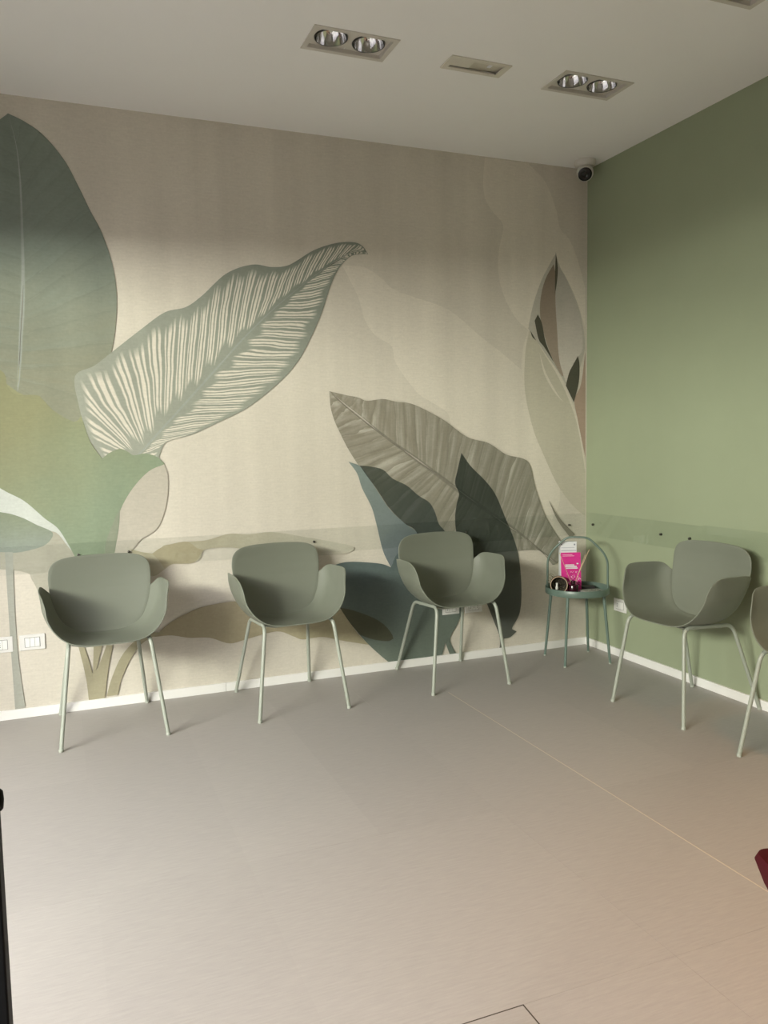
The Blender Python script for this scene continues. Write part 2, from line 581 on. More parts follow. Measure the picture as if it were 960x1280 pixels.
def print_mat(name, c0, c1=None, p0=None, p1=None, opacity=1.0, vein=None):
    """printed ink; optional linear blend from c0 at pixel p0 to c1 at pixel p1 (pigment change of the print);
    vein: (kind, colour) pattern in leaf coordinates (u along midrib, v across)"""
    m, nt, b = mat(name)
    L = nt.links.new
    b.inputs['Roughness'].default_value = 0.8
    b.inputs['Specular IOR Level'].default_value = 0.25
    col = nt.nodes.new('ShaderNodeMix')
    col.data_type = 'RGBA'
    col.inputs['A'].default_value = c0
    col.inputs['B'].default_value = c1 or c0
    col.inputs['Factor'].default_value = 0.0
    tc = nt.nodes.new('ShaderNodeTexCoord')

    def math_(op, a, b_=None, c_=None, clamp=False):
        n = nt.nodes.new('ShaderNodeMath')
        n.operation = op
        n.use_clamp = clamp
        for i, x in enumerate((a, b_, c_)):
            if x is None:
                continue
            if isinstance(x, (int, float)):
                n.inputs[i].default_value = x
            else:
                L(x, n.inputs[i])
        return n.outputs[0]

    def mixc(f, a, b_):
        n = nt.nodes.new('ShaderNodeMix')
        n.data_type = 'RGBA'
        n.clamp_factor = True
        L(f, n.inputs['Factor'])
        for k, x in (('A', a), ('B', b_)):
            if isinstance(x, tuple):
                n.inputs[k].default_value = x
            else:
                L(x, n.inputs[k])
        return n.outputs['Result']
    noise = nt.nodes.new('ShaderNodeTexNoise')
    noise.inputs['Scale'].default_value = 5
    noise.inputs['Detail'].default_value = 5
    L(tc.outputs['Object'], noise.inputs['Vector'])
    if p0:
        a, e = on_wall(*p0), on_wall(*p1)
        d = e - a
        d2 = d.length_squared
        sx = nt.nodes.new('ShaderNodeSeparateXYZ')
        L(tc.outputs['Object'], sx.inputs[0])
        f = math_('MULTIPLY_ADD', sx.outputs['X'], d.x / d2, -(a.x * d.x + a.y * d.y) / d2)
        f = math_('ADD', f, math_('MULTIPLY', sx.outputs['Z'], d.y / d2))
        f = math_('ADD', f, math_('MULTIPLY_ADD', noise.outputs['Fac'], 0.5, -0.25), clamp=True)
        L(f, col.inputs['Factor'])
    c = col.outputs['Result']
    if vein:
        kind, cv, cm = vein
        uv = nt.nodes.new('ShaderNodeUVMap')
        su = nt.nodes.new('ShaderNodeSeparateXYZ')
        L(uv.outputs[0], su.inputs[0])
        u, v = su.outputs['X'], su.outputs['Y']
        mp = nt.nodes.new('ShaderNodeMapping')
        mp.inputs['Scale'].default_value = NSC[vein[0]]
        L(uv.outputs[0], mp.inputs[0])
        nu = nt.nodes.new('ShaderNodeTexNoise')
        nu.inputs['Scale'].default_value = 1.0
        nu.inputs['Detail'].default_value = 3
        L(mp.outputs[0], nu.inputs['Vector'])
        av = math_('ABSOLUTE', v)
        if kind == 'stripes':
            # cream stripes in bundles of three between sage bands, ending short of midrib and margin
            ph = math_('ADD', math_('MULTIPLY', u, 25.0), math_('MULTIPLY_ADD', nu.outputs['Fac'], 0.8, -0.4))
            fine = math_('SINE', math_('MULTIPLY', ph, 3 * 2 * PI))
            f1 = math_('MULTIPLY_ADD', fine, 1.5, 1.05, clamp=True)
            band = math_('SINE', math_('MULTIPLY_ADD', ph, 2 * PI, 0.9))
            f2 = math_('MULTIPLY_ADD', band, 3.5, 2.7, clamp=True)
            wob = math_('MULTIPLY_ADD', math_('SINE', math_('MULTIPLY', u, 97.0)), 0.05, math_('MULTIPLY_ADD', nu.outputs['Fac'], 0.3, -0.15))
            lo = math_('MULTIPLY', math_('SUBTRACT', math_('ADD', av, wob), 0.11), 14, clamp=True)
            hi = math_('MULTIPLY', math_('SUBTRACT', 0.91, math_('ADD', av, math_('MULTIPLY', wob, 0.7))), 10, clamp=True)
            f = math_('MULTIPLY', math_('MULTIPLY', f1, f2), math_('MULTIPLY', lo, hi))
            c = mixc(math_('MULTIPLY', f, 0.88), c, cv)
            mid = math_('MULTIPLY', math_('SUBTRACT', 0.025, av), 80, clamp=True)
            c = mixc(math_('MULTIPLY', mid, 0.6), c, cm)
        else:
            n_, amt = (25.0, 1.0) if kind == 'ribs' else (15.0, 0.55)
            mp2 = nt.nodes.new('ShaderNodeMapping')
            mp2.inputs['Scale'].default_value = (70, 0.9, 1) if kind == 'ribs' else (42, 0.6, 1)
            L(uv.outputs[0], mp2.inputs[0])
            ns = nt.nodes.new('ShaderNodeTexNoise')
            ns.inputs['Scale'].default_value = 1.0
            ns.inputs['Detail'].default_value = 2
            L(mp2.outputs[0], ns.inputs['Vector'])
            ph = math_('ADD', math_('MULTIPLY', u, n_), math_('MULTIPLY_ADD', nu.outputs['Fac'], 1.2, -0.6))
            saw = math_('FRACT', ph)
            f = math_('MULTIPLY_ADD', ns.outputs['Fac'], 2.6, -0.95, clamp=True)
            f = math_('MULTIPLY', f, math_('MULTIPLY_ADD', saw, -0.75, 1.0, clamp=True))
            f = math_('MULTIPLY', f, math_('MULTIPLY_ADD', nu.outputs['Fac'], 2.4, -0.55, clamp=True))
            fade = math_('MULTIPLY_ADD', av, -0.35, 1.0)
            c = mixc(math_('MULTIPLY', math_('MULTIPLY', f, fade), 1.1 * amt), c, cv)
            dk = math_('MULTIPLY', math_('SUBTRACT', saw, 0.78), 4.0, clamp=True)
            c = mixc(math_('MULTIPLY', dk, 0.30 * amt), c, tuple(x * 0.55 for x in c0[:3]) + (1,))
            mid = math_('MULTIPLY', math_('SUBTRACT', 0.045 if kind == 'ribs' else 0.028, av), 60, clamp=True)
            c = mixc(math_('MULTIPLY', mid, 0.75), c, cm)
    f = wallpaper_tex(nt)
    L(times(nt, c, f), b.inputs['Base Color'])
    if opacity < 1:
        out = nt.nodes['Material Output']
        tr = nt.nodes.new('ShaderNodeBsdfTransparent')
        mx = nt.nodes.new('ShaderNodeMixShader')
        mx.inputs[0].default_value = opacity
        L(tr.outputs[0], mx.inputs[1])
        L(b.outputs[0], mx.inputs[2])
        L(mx.outputs[0], out.inputs['Surface'])
    return m


def depth():
    LAYER[0] += 1
    return -0.00022 * LAYER[0]


def flat_leaf(pts, m, label=None, name='mural_leaf', n=5):
    y = depth()
    co = []
    for p in smooth_outline(pts, n):
        q = on_wall(p.x, p.y)
        q = Vector((min(-0.0005, max(X0 + 0.001, q.x)), max(0.0, min(H - 0.001, q.y))))
        if not co or (q - co[-1]).length > 1e-4:
            co.append(q)
    if (co[0] - co[-1]).length < 1e-4:
        co.pop()
    k = len(co)
    vo, _, fo, _, _, _ = delaunay_2d_cdt(co, [(i, (i + 1) % k) for i in range(k)], [], 1, 1e-5)
    bm = bmesh.new()
    vs = [bm.verts.new((p.x, y, p.y)) for p in vo]
    for f in fo:
        bm.faces.new([vs[i] for i in f])
    return obj(name, bm, m, wall_back, label=label)


def rung_leaf(sides, m, label=None, name='mural_leaf', nu=150, nv=14):
    """sides: two lists of (mid_px, edge_px) rungs from base to tip"""
    y = depth()
    bm = bmesh.new()
    uvl = bm.loops.layers.uv.new('UVMap')
    for sgn, rungs in zip((1, -1), sides):
        mids = [on_wall(*r[0]) for r in rungs]
        eds = [on_wall(*r[1]) for r in rungs]
        # bow of each vein, so veins sweep a little
        # u follows distance along the margin plus midrib
        cum = [0.0]
        for i in range(1, len(rungs)):
            cum.append(cum[-1] + 0.6 * (mids[i] - mids[i - 1]).length + 0.4 * (eds[i] - eds[i - 1]).length)
        grid = []
        for i in range(nu + 1):
            t = i / nu * (len(rungs) - 1)
            a, e = crom(mids, t), crom(eds, t)
            k = min(int(t), len(rungs) - 2)
            uu = (cum[k] + (cum[k + 1] - cum[k]) * (t - k)) / cum[-1]
            row = []
            for j in range(nv + 1):
                s = j / nv
                p = a.lerp(e, s)
                row.append((bm.verts.new((min(-0.0005, p.x), y, p.y)), (uu, sgn * s)))
            grid.append(row)
        for i in range(nu):
            for j in range(nv):
                q = [grid[i][j], grid[i + 1][j], grid[i + 1][j + 1], grid[i][j + 1]]
                try:
                    f = bm.faces.new([x[0] for x in q])
                except ValueError:
                    continue
                for lp, x in zip(f.loops, q):
                    lp[uvl].uv = x[1]
    o = obj(name, bm, m, wall_back, label=label)
    return o


WHITE = (214, 208, 196)
# pale ghost leaves, upper right
M_ghost = print_mat('ink_ghost', tuple(c * 1.12 for c in BASE) + (1,))
flat_leaf([(606, 197, 1), (604, 228), (607, 250), (617, 266), (629, 282), (624, 310), (623, 340), (630, 370), (645, 398), (662, 414, 1), (680, 395),
           (690, 340), (706, 352), (722, 380), (731.5, 410, 1), (731.5, 360, 1), (722, 325), (712, 300), (700, 285), (695, 262), (682, 228), (660, 204, 1)], M_ghost,
          'pale ghost leaf printed high on the wall near the corner')
M_ghost2 = print_mat('ink_ghost_warm', tuple(c * 1.10 for c in BASE) + (1,))
flat_leaf([(428, 332, 1), (455, 334), (476, 347), (492, 362), (520, 372), (562, 388), (600, 420), (640, 452), (668, 484), (690, 560), (700, 620), (690, 650, 1),
           (640, 600), (570, 540), (560, 517), (540, 503), (524, 493), (508, 474), (494, 452), (489, 432), (470, 420), (456, 400), (447, 370)], M_ghost2,
          'broad pale ghost leaf in the middle of the wall')
M_ghost3 = print_mat('ink_ghost_dark', tuple(c * k for c, k in zip(BASE, (0.86, 0.87, 0.82))) + (1,))
flat_leaf([(662, 412, 1), (680, 438), (698, 468), (712, 498), (722, 530), (731.5, 582, 1), (731.5, 645, 1), (716, 632), (697, 606), (680, 570), (664, 530),
           (656, 490), (655, 450)], M_ghost3, 'grey beige leaf blade beneath the bud by the corner')
M_line = print_mat('ink_pale_line', tuple(min(1, c * 1.10) for c in BASE) + (1,))
flat_leaf([(662, 410, 1), (681, 437), (699, 467), (713, 497), (723, 529), (731.5, 579, 1), (731.5, 590, 1), (722, 534), (711, 500), (697, 470), (679, 440)], M_line, name='mural_leaf_edge')
flat_leaf([(674, 440, 1), (682, 465), (694, 488), (704, 503, 1), (692, 489), (680, 467)], M_line, name='mural_leaf_edge')
flat_leaf([(660, 414, 1), (653, 440), (652, 480), (660, 522), (676, 566), (664, 528), (656, 488), (656, 448)], M_line, name='mural_leaf_edge')
# flower bud in the corner
K = (148, 140, 118)
M_bud1 = print_mat('ink_bud_grey', ink((124, 118, 100), K), ink((150, 142, 122), K), (700, 360), (720, 470))
M_bud2 = print_mat('ink_bud_taupe', ink((118, 106, 86), K), ink((96, 84, 66), K), (690, 460), (690, 340))
M_bud3 = print_mat('ink_bud_left', ink((132, 126, 106), K))
M_bud_dark = print_mat('ink_bud_dark', ink((58, 56, 42), K))
M_bud_brown = print_mat('ink_bud_brown', ink((122, 105, 84), K))
flat_leaf([(731.5, 440, 1), (726, 480), (718, 500), (722, 525), (731.5, 572, 1)], M_bud_brown, name='mural_bud')
flat_leaf([(694.5, 317, 1), (686, 332), (676, 352), (666, 382), (660, 411, 1), (672, 428), (684, 446), (696, 462), (707, 480, 1), (720, 470), (727, 452), (731, 430),
           (727, 400), (720, 375), (708, 348), (700, 334)], M_bud3, 'folded flower bud printed beside the room corner', name='mural_bud')
flat_leaf([(692, 330, 1), (682, 348), (676, 370), (675, 395), (682, 425), (692, 452), (704, 470), (700, 430), (696, 390), (695, 350)], M_bud2, name='mural_bud')
flat_leaf([(696, 330, 1), (708, 350), (719, 378), (726, 408), (728, 436), (721, 448), (716, 462), (707, 478, 1), (699, 450), (696, 410), (694, 372)], M_bud1, name='mural_bud')
flat_leaf([(694.5, 315, 1), (697, 335), (696, 352), (693.5, 368, 1), (693.5, 345)], M_bud_dark, name='mural_bud')
flat_leaf([(668, 401, 1), (672, 393, 1), (677, 404), (682, 428), (692, 453, 1), (680, 434), (673, 424)], M_bud_dark, name='mural_bud')
flat_leaf([(662.5, 413, 1), (666, 419), (670, 426, 1), (665, 421)], M_bud_dark, name='mural_bud')
flat_leaf([(707, 482, 1), (711, 466), (716, 456), (722, 445, 1), (724, 456), (723, 478), (717, 503, 1)], M_bud_dark, name='mural_bud')

# large slate leaf, upper left
LM = [((22, 490), (22, 490)), ((22, 486), (58, 508)), ((22, 482), (94, 527)), ((23, 475), (107, 500)), ((24, 460), (122, 460)),
      ((25, 445), (139, 440)), ((26, 420), (146, 385)), ((28, 395), (142, 338)), ((29, 365), (128, 293)), ((29, 330), (112, 262)), ((28, 295), (98, 233)), ((27, 260), (80, 200)), ((25, 220), (55, 170)),
      ((20, 180), (32, 153)), ((10, 142), (10, 142))]
LM2 = [((22, 490), (22, 490)), ((22, 478), (0, 474)), ((24, 450), (-40, 442)), ((26, 410), (-85, 390)), ((29, 350), (-100, 300)), ((28, 280), (-75, 235)), ((25, 220), (-40, 190)), ((20, 180), (-10, 158)), ((10, 142), (10, 142))]
M_G0 = print_mat('ink_olive', ink((148, 147, 106), (206, 198, 172)), ink((142, 150, 118), (206, 202, 190)), (20, 520), (130, 600))
flat_leaf([(-110, 400, 1), (-60, 425), (0, 445), (30, 460), (70, 470), (104, 480, 1), (104, 527, 1), (112, 552, 1), (60, 560), (0, 540), (-110, 500, 1)], M_G0, name='mural_leaf')
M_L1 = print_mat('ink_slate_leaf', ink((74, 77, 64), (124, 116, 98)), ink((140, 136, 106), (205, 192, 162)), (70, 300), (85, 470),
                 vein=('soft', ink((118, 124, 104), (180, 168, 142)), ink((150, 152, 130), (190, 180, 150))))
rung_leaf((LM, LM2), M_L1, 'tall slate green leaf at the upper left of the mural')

# hero striped leaf
ZU = [((168, 573), (128, 573)), ((169, 571), (110, 545)), ((171, 567), (98, 505)), ((174, 561), (94, 470)), ((178, 553), (118, 457)), ((184, 543), (140, 440)), ((193, 528), (172, 415)), ((203, 513), (205, 391)),
      ((222, 490), (232, 384)), ((240, 470), (252, 370)), ((268, 445), (283, 342)), ((296, 419), (315, 331)), ((318, 401), (340, 334)), ((340, 384), (362, 331)), ((370, 360), (392, 313)),
      ((400, 340), (420, 304)), ((425, 323), (442, 303)), ((445, 314), (453, 308)), ((460, 318), (460, 318))]
ZL = [((168, 573), (198, 573)), ((178, 560), (208, 553)), ((190, 545), (240, 543)), ((203, 530), (275, 527)), ((225, 506), (312, 508)), ((250, 478), (350, 477)), ((280, 449), (372, 452)), ((305, 427), (387, 425)),
      ((335, 401), (402, 391)), ((360, 378), (412, 360)), ((395, 350), (422, 338)), ((430, 322), (436, 322)), ((447, 315), (448, 318)), ((460, 318), (460, 318))]
ZM = [(168, 574), (177, 566), (196, 544), (215.6, 522), (249.5, 484), (280, 450), (304, 423), (332, 395), (356, 374), (390, 347), (420, 325), (445, 314), (460, 318)]


def on_rib(x):
    for (xa, ya), (xb, yb) in zip(ZM[:-1], ZM[1:]):
        if x <= xb:
            return (x, ya + (yb - ya) * (x - xa) / (xb - xa))
    return ZM[-1]


ZU = [(on_rib(m_[0]), e_) for m_, e_ in ZU]
ZL = [(on_rib(m_[0]), e_) for m_, e_ in ZL]
M_Z = print_mat('ink_striped_leaf', ink((128, 130, 106), (200, 188, 156)), ink((158, 160, 142), (210, 202, 182)), (400, 330), (150, 560),
                vein=('stripes', tuple(c * 1.14 for c in BASE) + (1,), ink((146, 146, 124), (195, 182, 150))))
rung_leaf((ZU, ZL), M_Z, 'large striped leaf with cream lines curling across the mural', nu=260, nv=16)

# sage blob and its neighbours, lower left
M_pale_band = print_mat('ink_pale_band', ink((196, 202, 196), (205, 200, 188)))
flat_leaf([(-60, 560, 1), (0, 607), (30, 625), (60, 650), (80, 668), (92, 688), (98, 700, 1), (84, 684), (60, 672), (40, 662), (-60, 640, 1)], M_pale_band, 'narrow pale leaf band at the left')
M_N = print_mat('ink_ribbed_grey', ink((172, 170, 156), (205, 200, 188)))
flat_leaf([(-60, 688, 1), (0, 686), (40, 676), (66, 664), (84, 682), (104, 715), (60, 770), (50, 745), (40, 725), (26, 714), (-60, 708, 1)], M_N, 'grey ribbed leaf behind the leftmost chair')
M_M = print_mat('ink_dark_sage', ink((130, 140, 118), (200, 196, 182)), ink((140, 150, 140), (200, 196, 182)), (20, 645), (20, 690))
flat_leaf([(-60, 635, 1), (0, 640), (25, 646), (46, 656), (66, 666), (58, 680), (40, 687), (18, 691), (0, 690), (-60, 690, 1)], M_M, 'dark sage leaf over the left floor stem')
M_stem = print_mat('ink_grey_stem', ink((148, 154, 146), (186, 186, 176)))
flat_leaf([(6, 690, 1), (16, 690, 1), (19, 770), (24, 830), (32, 884, 1), (19, 886, 1), (15, 830), (11, 770)], M_stem, 'thin grey stem reaching the floor at the left', name='mural_stem')
M_P = print_mat('ink_grey_petal', ink((190, 186, 174), (216, 212, 200)), ink((200, 196, 184), (216, 212, 200)), (200, 590), (150, 690))
flat_leaf([(205, 580, 1), (210, 600), (207, 632), (196, 660), (176, 674), (160, 694, 1), (128, 697, 1), (143, 660), (150, 635), (165, 608), (186, 588)], M_P, 'translucent grey petal above the leftmost chair')
M_pline = print_mat('ink_petal_line', ink((182, 178, 166), (216, 212, 200)))
flat_leaf([(205, 580, 1), (208.5, 588), (210.3, 601), (209.6, 618), (207, 634), (202, 650), (196, 661), (186, 669), (176, 675), (160, 695, 1), (175.4, 674.2), (185.4, 668.2), (195.3, 660.2), (201.3, 649.6), (206.2, 633.7), (208.9, 618), (209.5, 601), (207.9, 588.5)], M_pline, name='mural_leaf_edge')
M_G = print_mat('ink_olive_sage', ink((148, 147, 106), (206, 198, 172)), ink((142, 158, 134), (206, 202, 190)), (20, 520), (130, 640), opacity=0.9)
flat_leaf([(-110, 420, 1), (-60, 440), (0, 462), (9, 482), (20, 493), (46, 494), (54, 500), (70, 516), (92, 527), (104, 527, 1), (111, 548), (119, 562), (128, 573, 1), (137, 566), (150, 561),
           (160, 565), (167, 569), (182, 567), (196, 571), (206, 580, 1), (186, 589), (166, 610), (151, 636), (145, 660), (137, 697, 1), (96, 700, 1), (84, 678), (72, 660), (56, 648), (30, 626), (0, 610), (-60, 570, 1)],
          M_G, 'olive to sage leaf spreading over the lower left')
M_Pd = print_mat('ink_petal_sliver', ink((140, 148, 130), (206, 202, 190)))  # darker printed sliver along the left side of the petal
flat_leaf([(150, 634, 1), (149, 655), (146, 675), (142, 697, 1), (130, 698, 1), (134, 672)], M_Pd, name='mural_leaf')

# low olive clouds and stems between the chairs
M_O = print_mat('ink_pale_olive', ink((180, 174, 152), (212, 206, 194)), ink((196, 192, 178), (212, 206, 194)), (240, 690), (420, 680))
flat_leaf([(163, 686, 1), (178, 690), (195, 691), (204, 682), (216, 680), (232, 677), (258, 675), (286, 667), (310, 668), (340, 665), (380, 671), (420, 678), (442, 684), (430, 692), (380, 694), (310, 687), (284, 684),
           (256, 687), (250, 698), (238, 704), (216, 705), (205, 712), (190, 720), (176, 706)], M_O, 'pale olive cloud of leaves between two left chairs')
M_Ob = print_mat('ink_olive_dark', ink((172, 164, 138), (212, 206, 194)))
flat_leaf([(190, 692, 1), (200, 685), (214, 680), (234, 677), (246, 685), (254, 687, 1), (246, 699), (238, 704), (216, 705), (205, 710, 1), (198, 700)], M_Ob, name='mural_leaf')
M_Q = print_mat('ink_low_olive', ink((156, 148, 124), (200, 196, 184)), ink((166, 160, 134), (200, 196, 184)), (230, 780), (420, 790))
flat_leaf([(192, 796, 1), (210, 780), (232, 767), (258, 757), (300, 751), (350, 753), (420, 761), (432, 766, 1), (445, 790), (462, 806, 1), (430, 801), (402, 796), (378, 799), (366, 795), (345, 789), (310, 798), (287, 804), (262, 797), (236, 797), (214, 794)],
          M_Q, 'long low olive leaf behind the second chair')
M_stem2 = print_mat('ink_olive_stem', ink((158, 154, 130), (204, 200, 188)))
flat_leaf([(205, 790, 1), (180, 802), (164, 822), (152, 848), (147, 868, 1), (133, 870, 1), (140, 846), (153, 818), (172, 798), (190, 790, 1)], M_stem2, 'curved olive stem beside the leftmost chair leg', name='mural_stem')
flat_leaf([(96, 800, 1), (104, 806), (110, 822), (116, 842, 1), (117, 806, 1), (128, 806, 1), (122, 830), (120, 838, 1), (128, 820), (133, 806, 1), (141, 806, 1), (135, 838), (131, 873, 1), (111, 875, 1), (107, 845)], M_stem2,
          'forked olive stems below the leftmost chair', name='mural_stem')

# taupe banana leaf
BU = [((411, 489), (411, 489)), ((425, 500), (432, 494)), ((440, 512), (447, 497)), ((455, 524), (458, 501)), ((475, 541), (478, 499)), ((495, 556), (494, 502)), ((520, 573), (517, 506)), ((545, 592), (552, 524)),
      ((568, 609), (583, 546)), ((590, 625), (610, 554)), ((610, 640), (632, 568)), ((632, 655), (659, 577)), ((650, 668), (668, 607)), ((665, 680), (680, 642)), ((680, 692), (695, 668)), ((696, 704), (708, 684))]
BL = [((411, 489), (411, 489)), ((425, 502), (413, 510)), ((437, 512), (418, 527)), ((462, 532), (425, 542)), ((480, 545), (434, 560)), ((500, 560), (448, 582)), ((520, 575), (466, 607)), ((545, 592), (490, 642)),
      ((565, 607), (520, 676)), ((585, 622), (540, 694)), ((605, 636), (575, 698)), ((630, 655), (612, 692)), ((650, 668), (648, 688)), ((668, 683), (674, 688)), ((682, 695), (682, 696)), ((696, 704), (690, 706))]
M_B1 = print_mat('ink_banana_leaf', ink((128, 120, 96), (190, 180, 152)), ink((128, 126, 108), (196, 190, 170)), (430, 500), (640, 680),
                 vein=('ribs', ink((186, 178, 152), (190, 180, 152)), ink((112, 106, 86), (190, 180, 152))))
rung_leaf((BU, BL), M_B1, 'taupe ribbed banana leaf in the middle of the mural', nu=200)
M_pencil = print_mat('ink_taupe_line', ink((128, 122, 104), (190, 182, 162)))
flat_leaf([(685, 625, 1), (699, 648), (718, 668, 1), (712, 672, 1), (696, 650)], M_pencil, 'thin taupe twig above the round table', name='mural_stem')

# slate overlays, lower middle
M_S2 = print_mat('ink_blue_grey', ink((128, 140, 134), (208, 202, 186)), ink((112, 122, 122), (208, 202, 186)), (460, 600), (500, 690))
flat_leaf([(435, 577, 1), (452, 585), (470, 612), (487, 637), (508, 656), (530, 672), (545, 700), (520, 720), (488, 709, 1), (478, 688), (470, 655), (464, 634), (452, 610), (446, 592)], M_S2,
          'blue grey petal left of the third chair back')
M_S1 = print_mat('ink_slate_low', ink((86, 98, 98), (200, 194, 184)), ink((92, 102, 94), (180, 176, 166)), (450, 720), (480, 820))
flat_leaf([(404, 714, 1), (418, 706), (436, 702), (462, 703), (478, 705), (488, 709, 1), (500, 690), (540, 690), (572, 740), (576, 768, 1), (570, 782), (564, 792), (562, 802), (570, 818, 1), (562, 819, 1), (556, 803, 1),
           (552, 818, 1), (486, 828, 1), (474, 818), (458, 803), (442, 784), (426, 760), (412, 735)], M_S1, 'dark slate leaf low behind the third chair')
M_Qd = print_mat('ink_olive_over_slate', ink((74, 76, 62), (185, 180, 168)))
flat_leaf([(424, 759, 1), (442, 763), (466, 772), (480, 781), (489, 792), (491, 798, 1), (484, 801), (466, 799), (449, 793, 1), (436, 777)], M_Qd, 'dark olive leaf tip over the slate leaf')
M_S3 = print_mat('ink_dark_overlay', ink((66, 74, 62), (192, 186, 164)), ink((66, 78, 74), (200, 194, 180)), (480, 600), (530, 670), opacity=0.66)
flat_leaf([(449, 582, 1), (462, 583), (478, 587), (490, 598), (508, 607), (522, 619), (536, 628), (543, 640), (548, 655), (557, 668), (560, 700), (530, 700, 1), (520, 665), (505, 654), (486, 635), (470, 611), (458, 595)], M_S3,
          'dark overlay leaf across the base of the banana leaf')
M_S4 = print_mat('ink_dark_petal', ink((52, 60, 50), (192, 186, 166)), ink((66, 74, 70), (180, 176, 166)), (600, 620), (630, 760), opacity=0.74)
flat_leaf([(576, 566, 1), (588, 583), (604, 599), (618, 617), (630, 645), (641, 672), (648, 698), (651, 735), (649, 765), (640, 783, 1), (639, 786, 1), (645, 789, 1), (637, 796), (629, 798, 1), (628, 813, 1), (623, 814, 1), (624, 797), (616, 775),
           (600, 735), (584, 700), (572, 676), (568, 650), (570, 630), (573, 617), (568, 604), (571, 588)], M_S4, 'dark pointed leaf right of the third chair back')

# ------------------------------------------------------------------ chairs
M_shell = simple('sage_plastic', (0.170, 0.183, 0.147, 1), 0.42, spec=0.45, noise=0.02, scale=200, bump=0.02)
M_leg = simple('sage_powder_coat', (0.325, 0.35, 0.30, 1), 0.35, noise=0.02)
M_foot = simple('grey_glide', (0.36, 0.38, 0.33, 1), 0.6, noise=0.03)

SEC = [
    [(0, -.232, .447), (.09, -.232, .449), (.15, -.228, .459), (.195, -.22, .482), (.232, -.208, .52), (.257, -.192, .57), (.265, -.176, .625), (.276, -.156, .668)],
    [(0, -.15, .441), (.09, -.15, .442), (.155, -.148, .452), (.205, -.142, .478), (.243, -.135, .525), (.268, -.128, .58), (.277, -.125, .64), (.286, -.116, .690)],
    [(0, -.05, .434), (.09, -.05, .437), (.158, -.05, .45), (.21, -.045, .48), (.248, -.04, .53), (.272, -.035, .585), (.279, -.03, .64), (.284, -.022, .692)],
    [(0, .02, .436), (.085, .025, .44), (.155, .03, .456), (.205, .04, .49), (.243, .05, .54), (.266, .06, .595), (.275, .072, .64), (.272, .092, .682)],
    None]
LOW = [(0, .447), (.08, .451), (.137, .467), (.180, .497), (.208, .542), (.225, .592), (.2325, .625), (.2355, .642)]


def back_yc(z):
    pts = [(.44, .055), (.462, .0727), (.49, .0927), (.53, .113), (.57, .129), (.605, .142), (.648, .155), (.70, .165), (.75, .168), (.82, .163)]
    for (a, ya), (b, yb) in zip(pts[:-1], pts[1:]):
        if z <= b:
            return ya + (yb - ya) * (z - a) / (b - a)
    return pts[-1][1]


SEC[4] = [(x, back_yc(z) - .42 * x * x, z) for x, z in LOW]


def shell_bm():
    bm = bmesh.new()
    NU, NV = 22, 20
    half = []
    for i in range(NV + 1):
        row = []
        for j in range(NU + 1):
            tj = j / NU * 7
            col = [crom(s, tj) for s in SEC]
            row.append(crom(col, i / NV * 4))
        half.append(row)
    rows = []
    for row in half:
        left = [bm.verts.new((-p.x, p.y, p.z)) for p in row[:0:-1]]
        right = [bm.verts.new(p) for p in row]
        rows.append(left + right)
    for i in range(NV):
        for j in range(len(rows[0]) - 1):
            bm.faces.new((rows[i][j], rows[i][j + 1], rows[i + 1][j + 1], rows[i + 1][j]))
    return bm


def back_bm():
    low = [(p[0], p[2]) for p in SEC[4]]
    up = [(.2385, .68), (.2395, .715), (.235, .747), (.225, .770), (.206, .788), (.178, .800), (.14, .807), (.08, .811), (0, .813)]
    half = low + up
    n = 64
    bd = [crom([Vector(h) for h in half], k / n * (len(half) - 1)) for k in range(n + 1)]
    ring = bd + [Vector((-p.x, p.y)) for p in bd[-2:0:-1]]
    cz = 0.64
    bm = bmesh.new()
    K = 12
    rings = []
    for k in range(K):
        s = 1 - k / K
        rings.append([bm.verts.new((q.x, back_yc(q.y) - .42 * q.x * q.x, q.y)) for q in [Vector((p.x * s, cz + (p.y - cz) * s)) for p in ring]])
    c = bm.verts.new((0, back_yc(cz), cz))
    m = len(ring)
    for a, b in zip(rings[:-1], rings[1:]):
        for i in range(m):
            bm.faces.new((a[i], a[(i + 1) % m], b[(i + 1) % m], b[i]))
    for i in range(m):
        bm.faces.new((rings[-1][i], rings[-1][(i + 1) % m], c))
    bmesh.ops.smooth_vert(bm, verts=[v for r in rings[2:] for v in r] + [c], factor=0.5, use_axis_y=True)
    return bm


def thicken(o, t):
    md = o.modifiers.new('solid', 'SOLIDIFY')
    md.thickness = t
    md.offset = 0
    bv = o.modifiers.new('bevel', 'BEVEL')
    bv.width = 0.0014
    bv.segments = 2
    bv.limit_method = 'ANGLE'
    bv.angle_limit = math.radians(50)
    for p in o.data.polygons:
        p.use_smooth = True


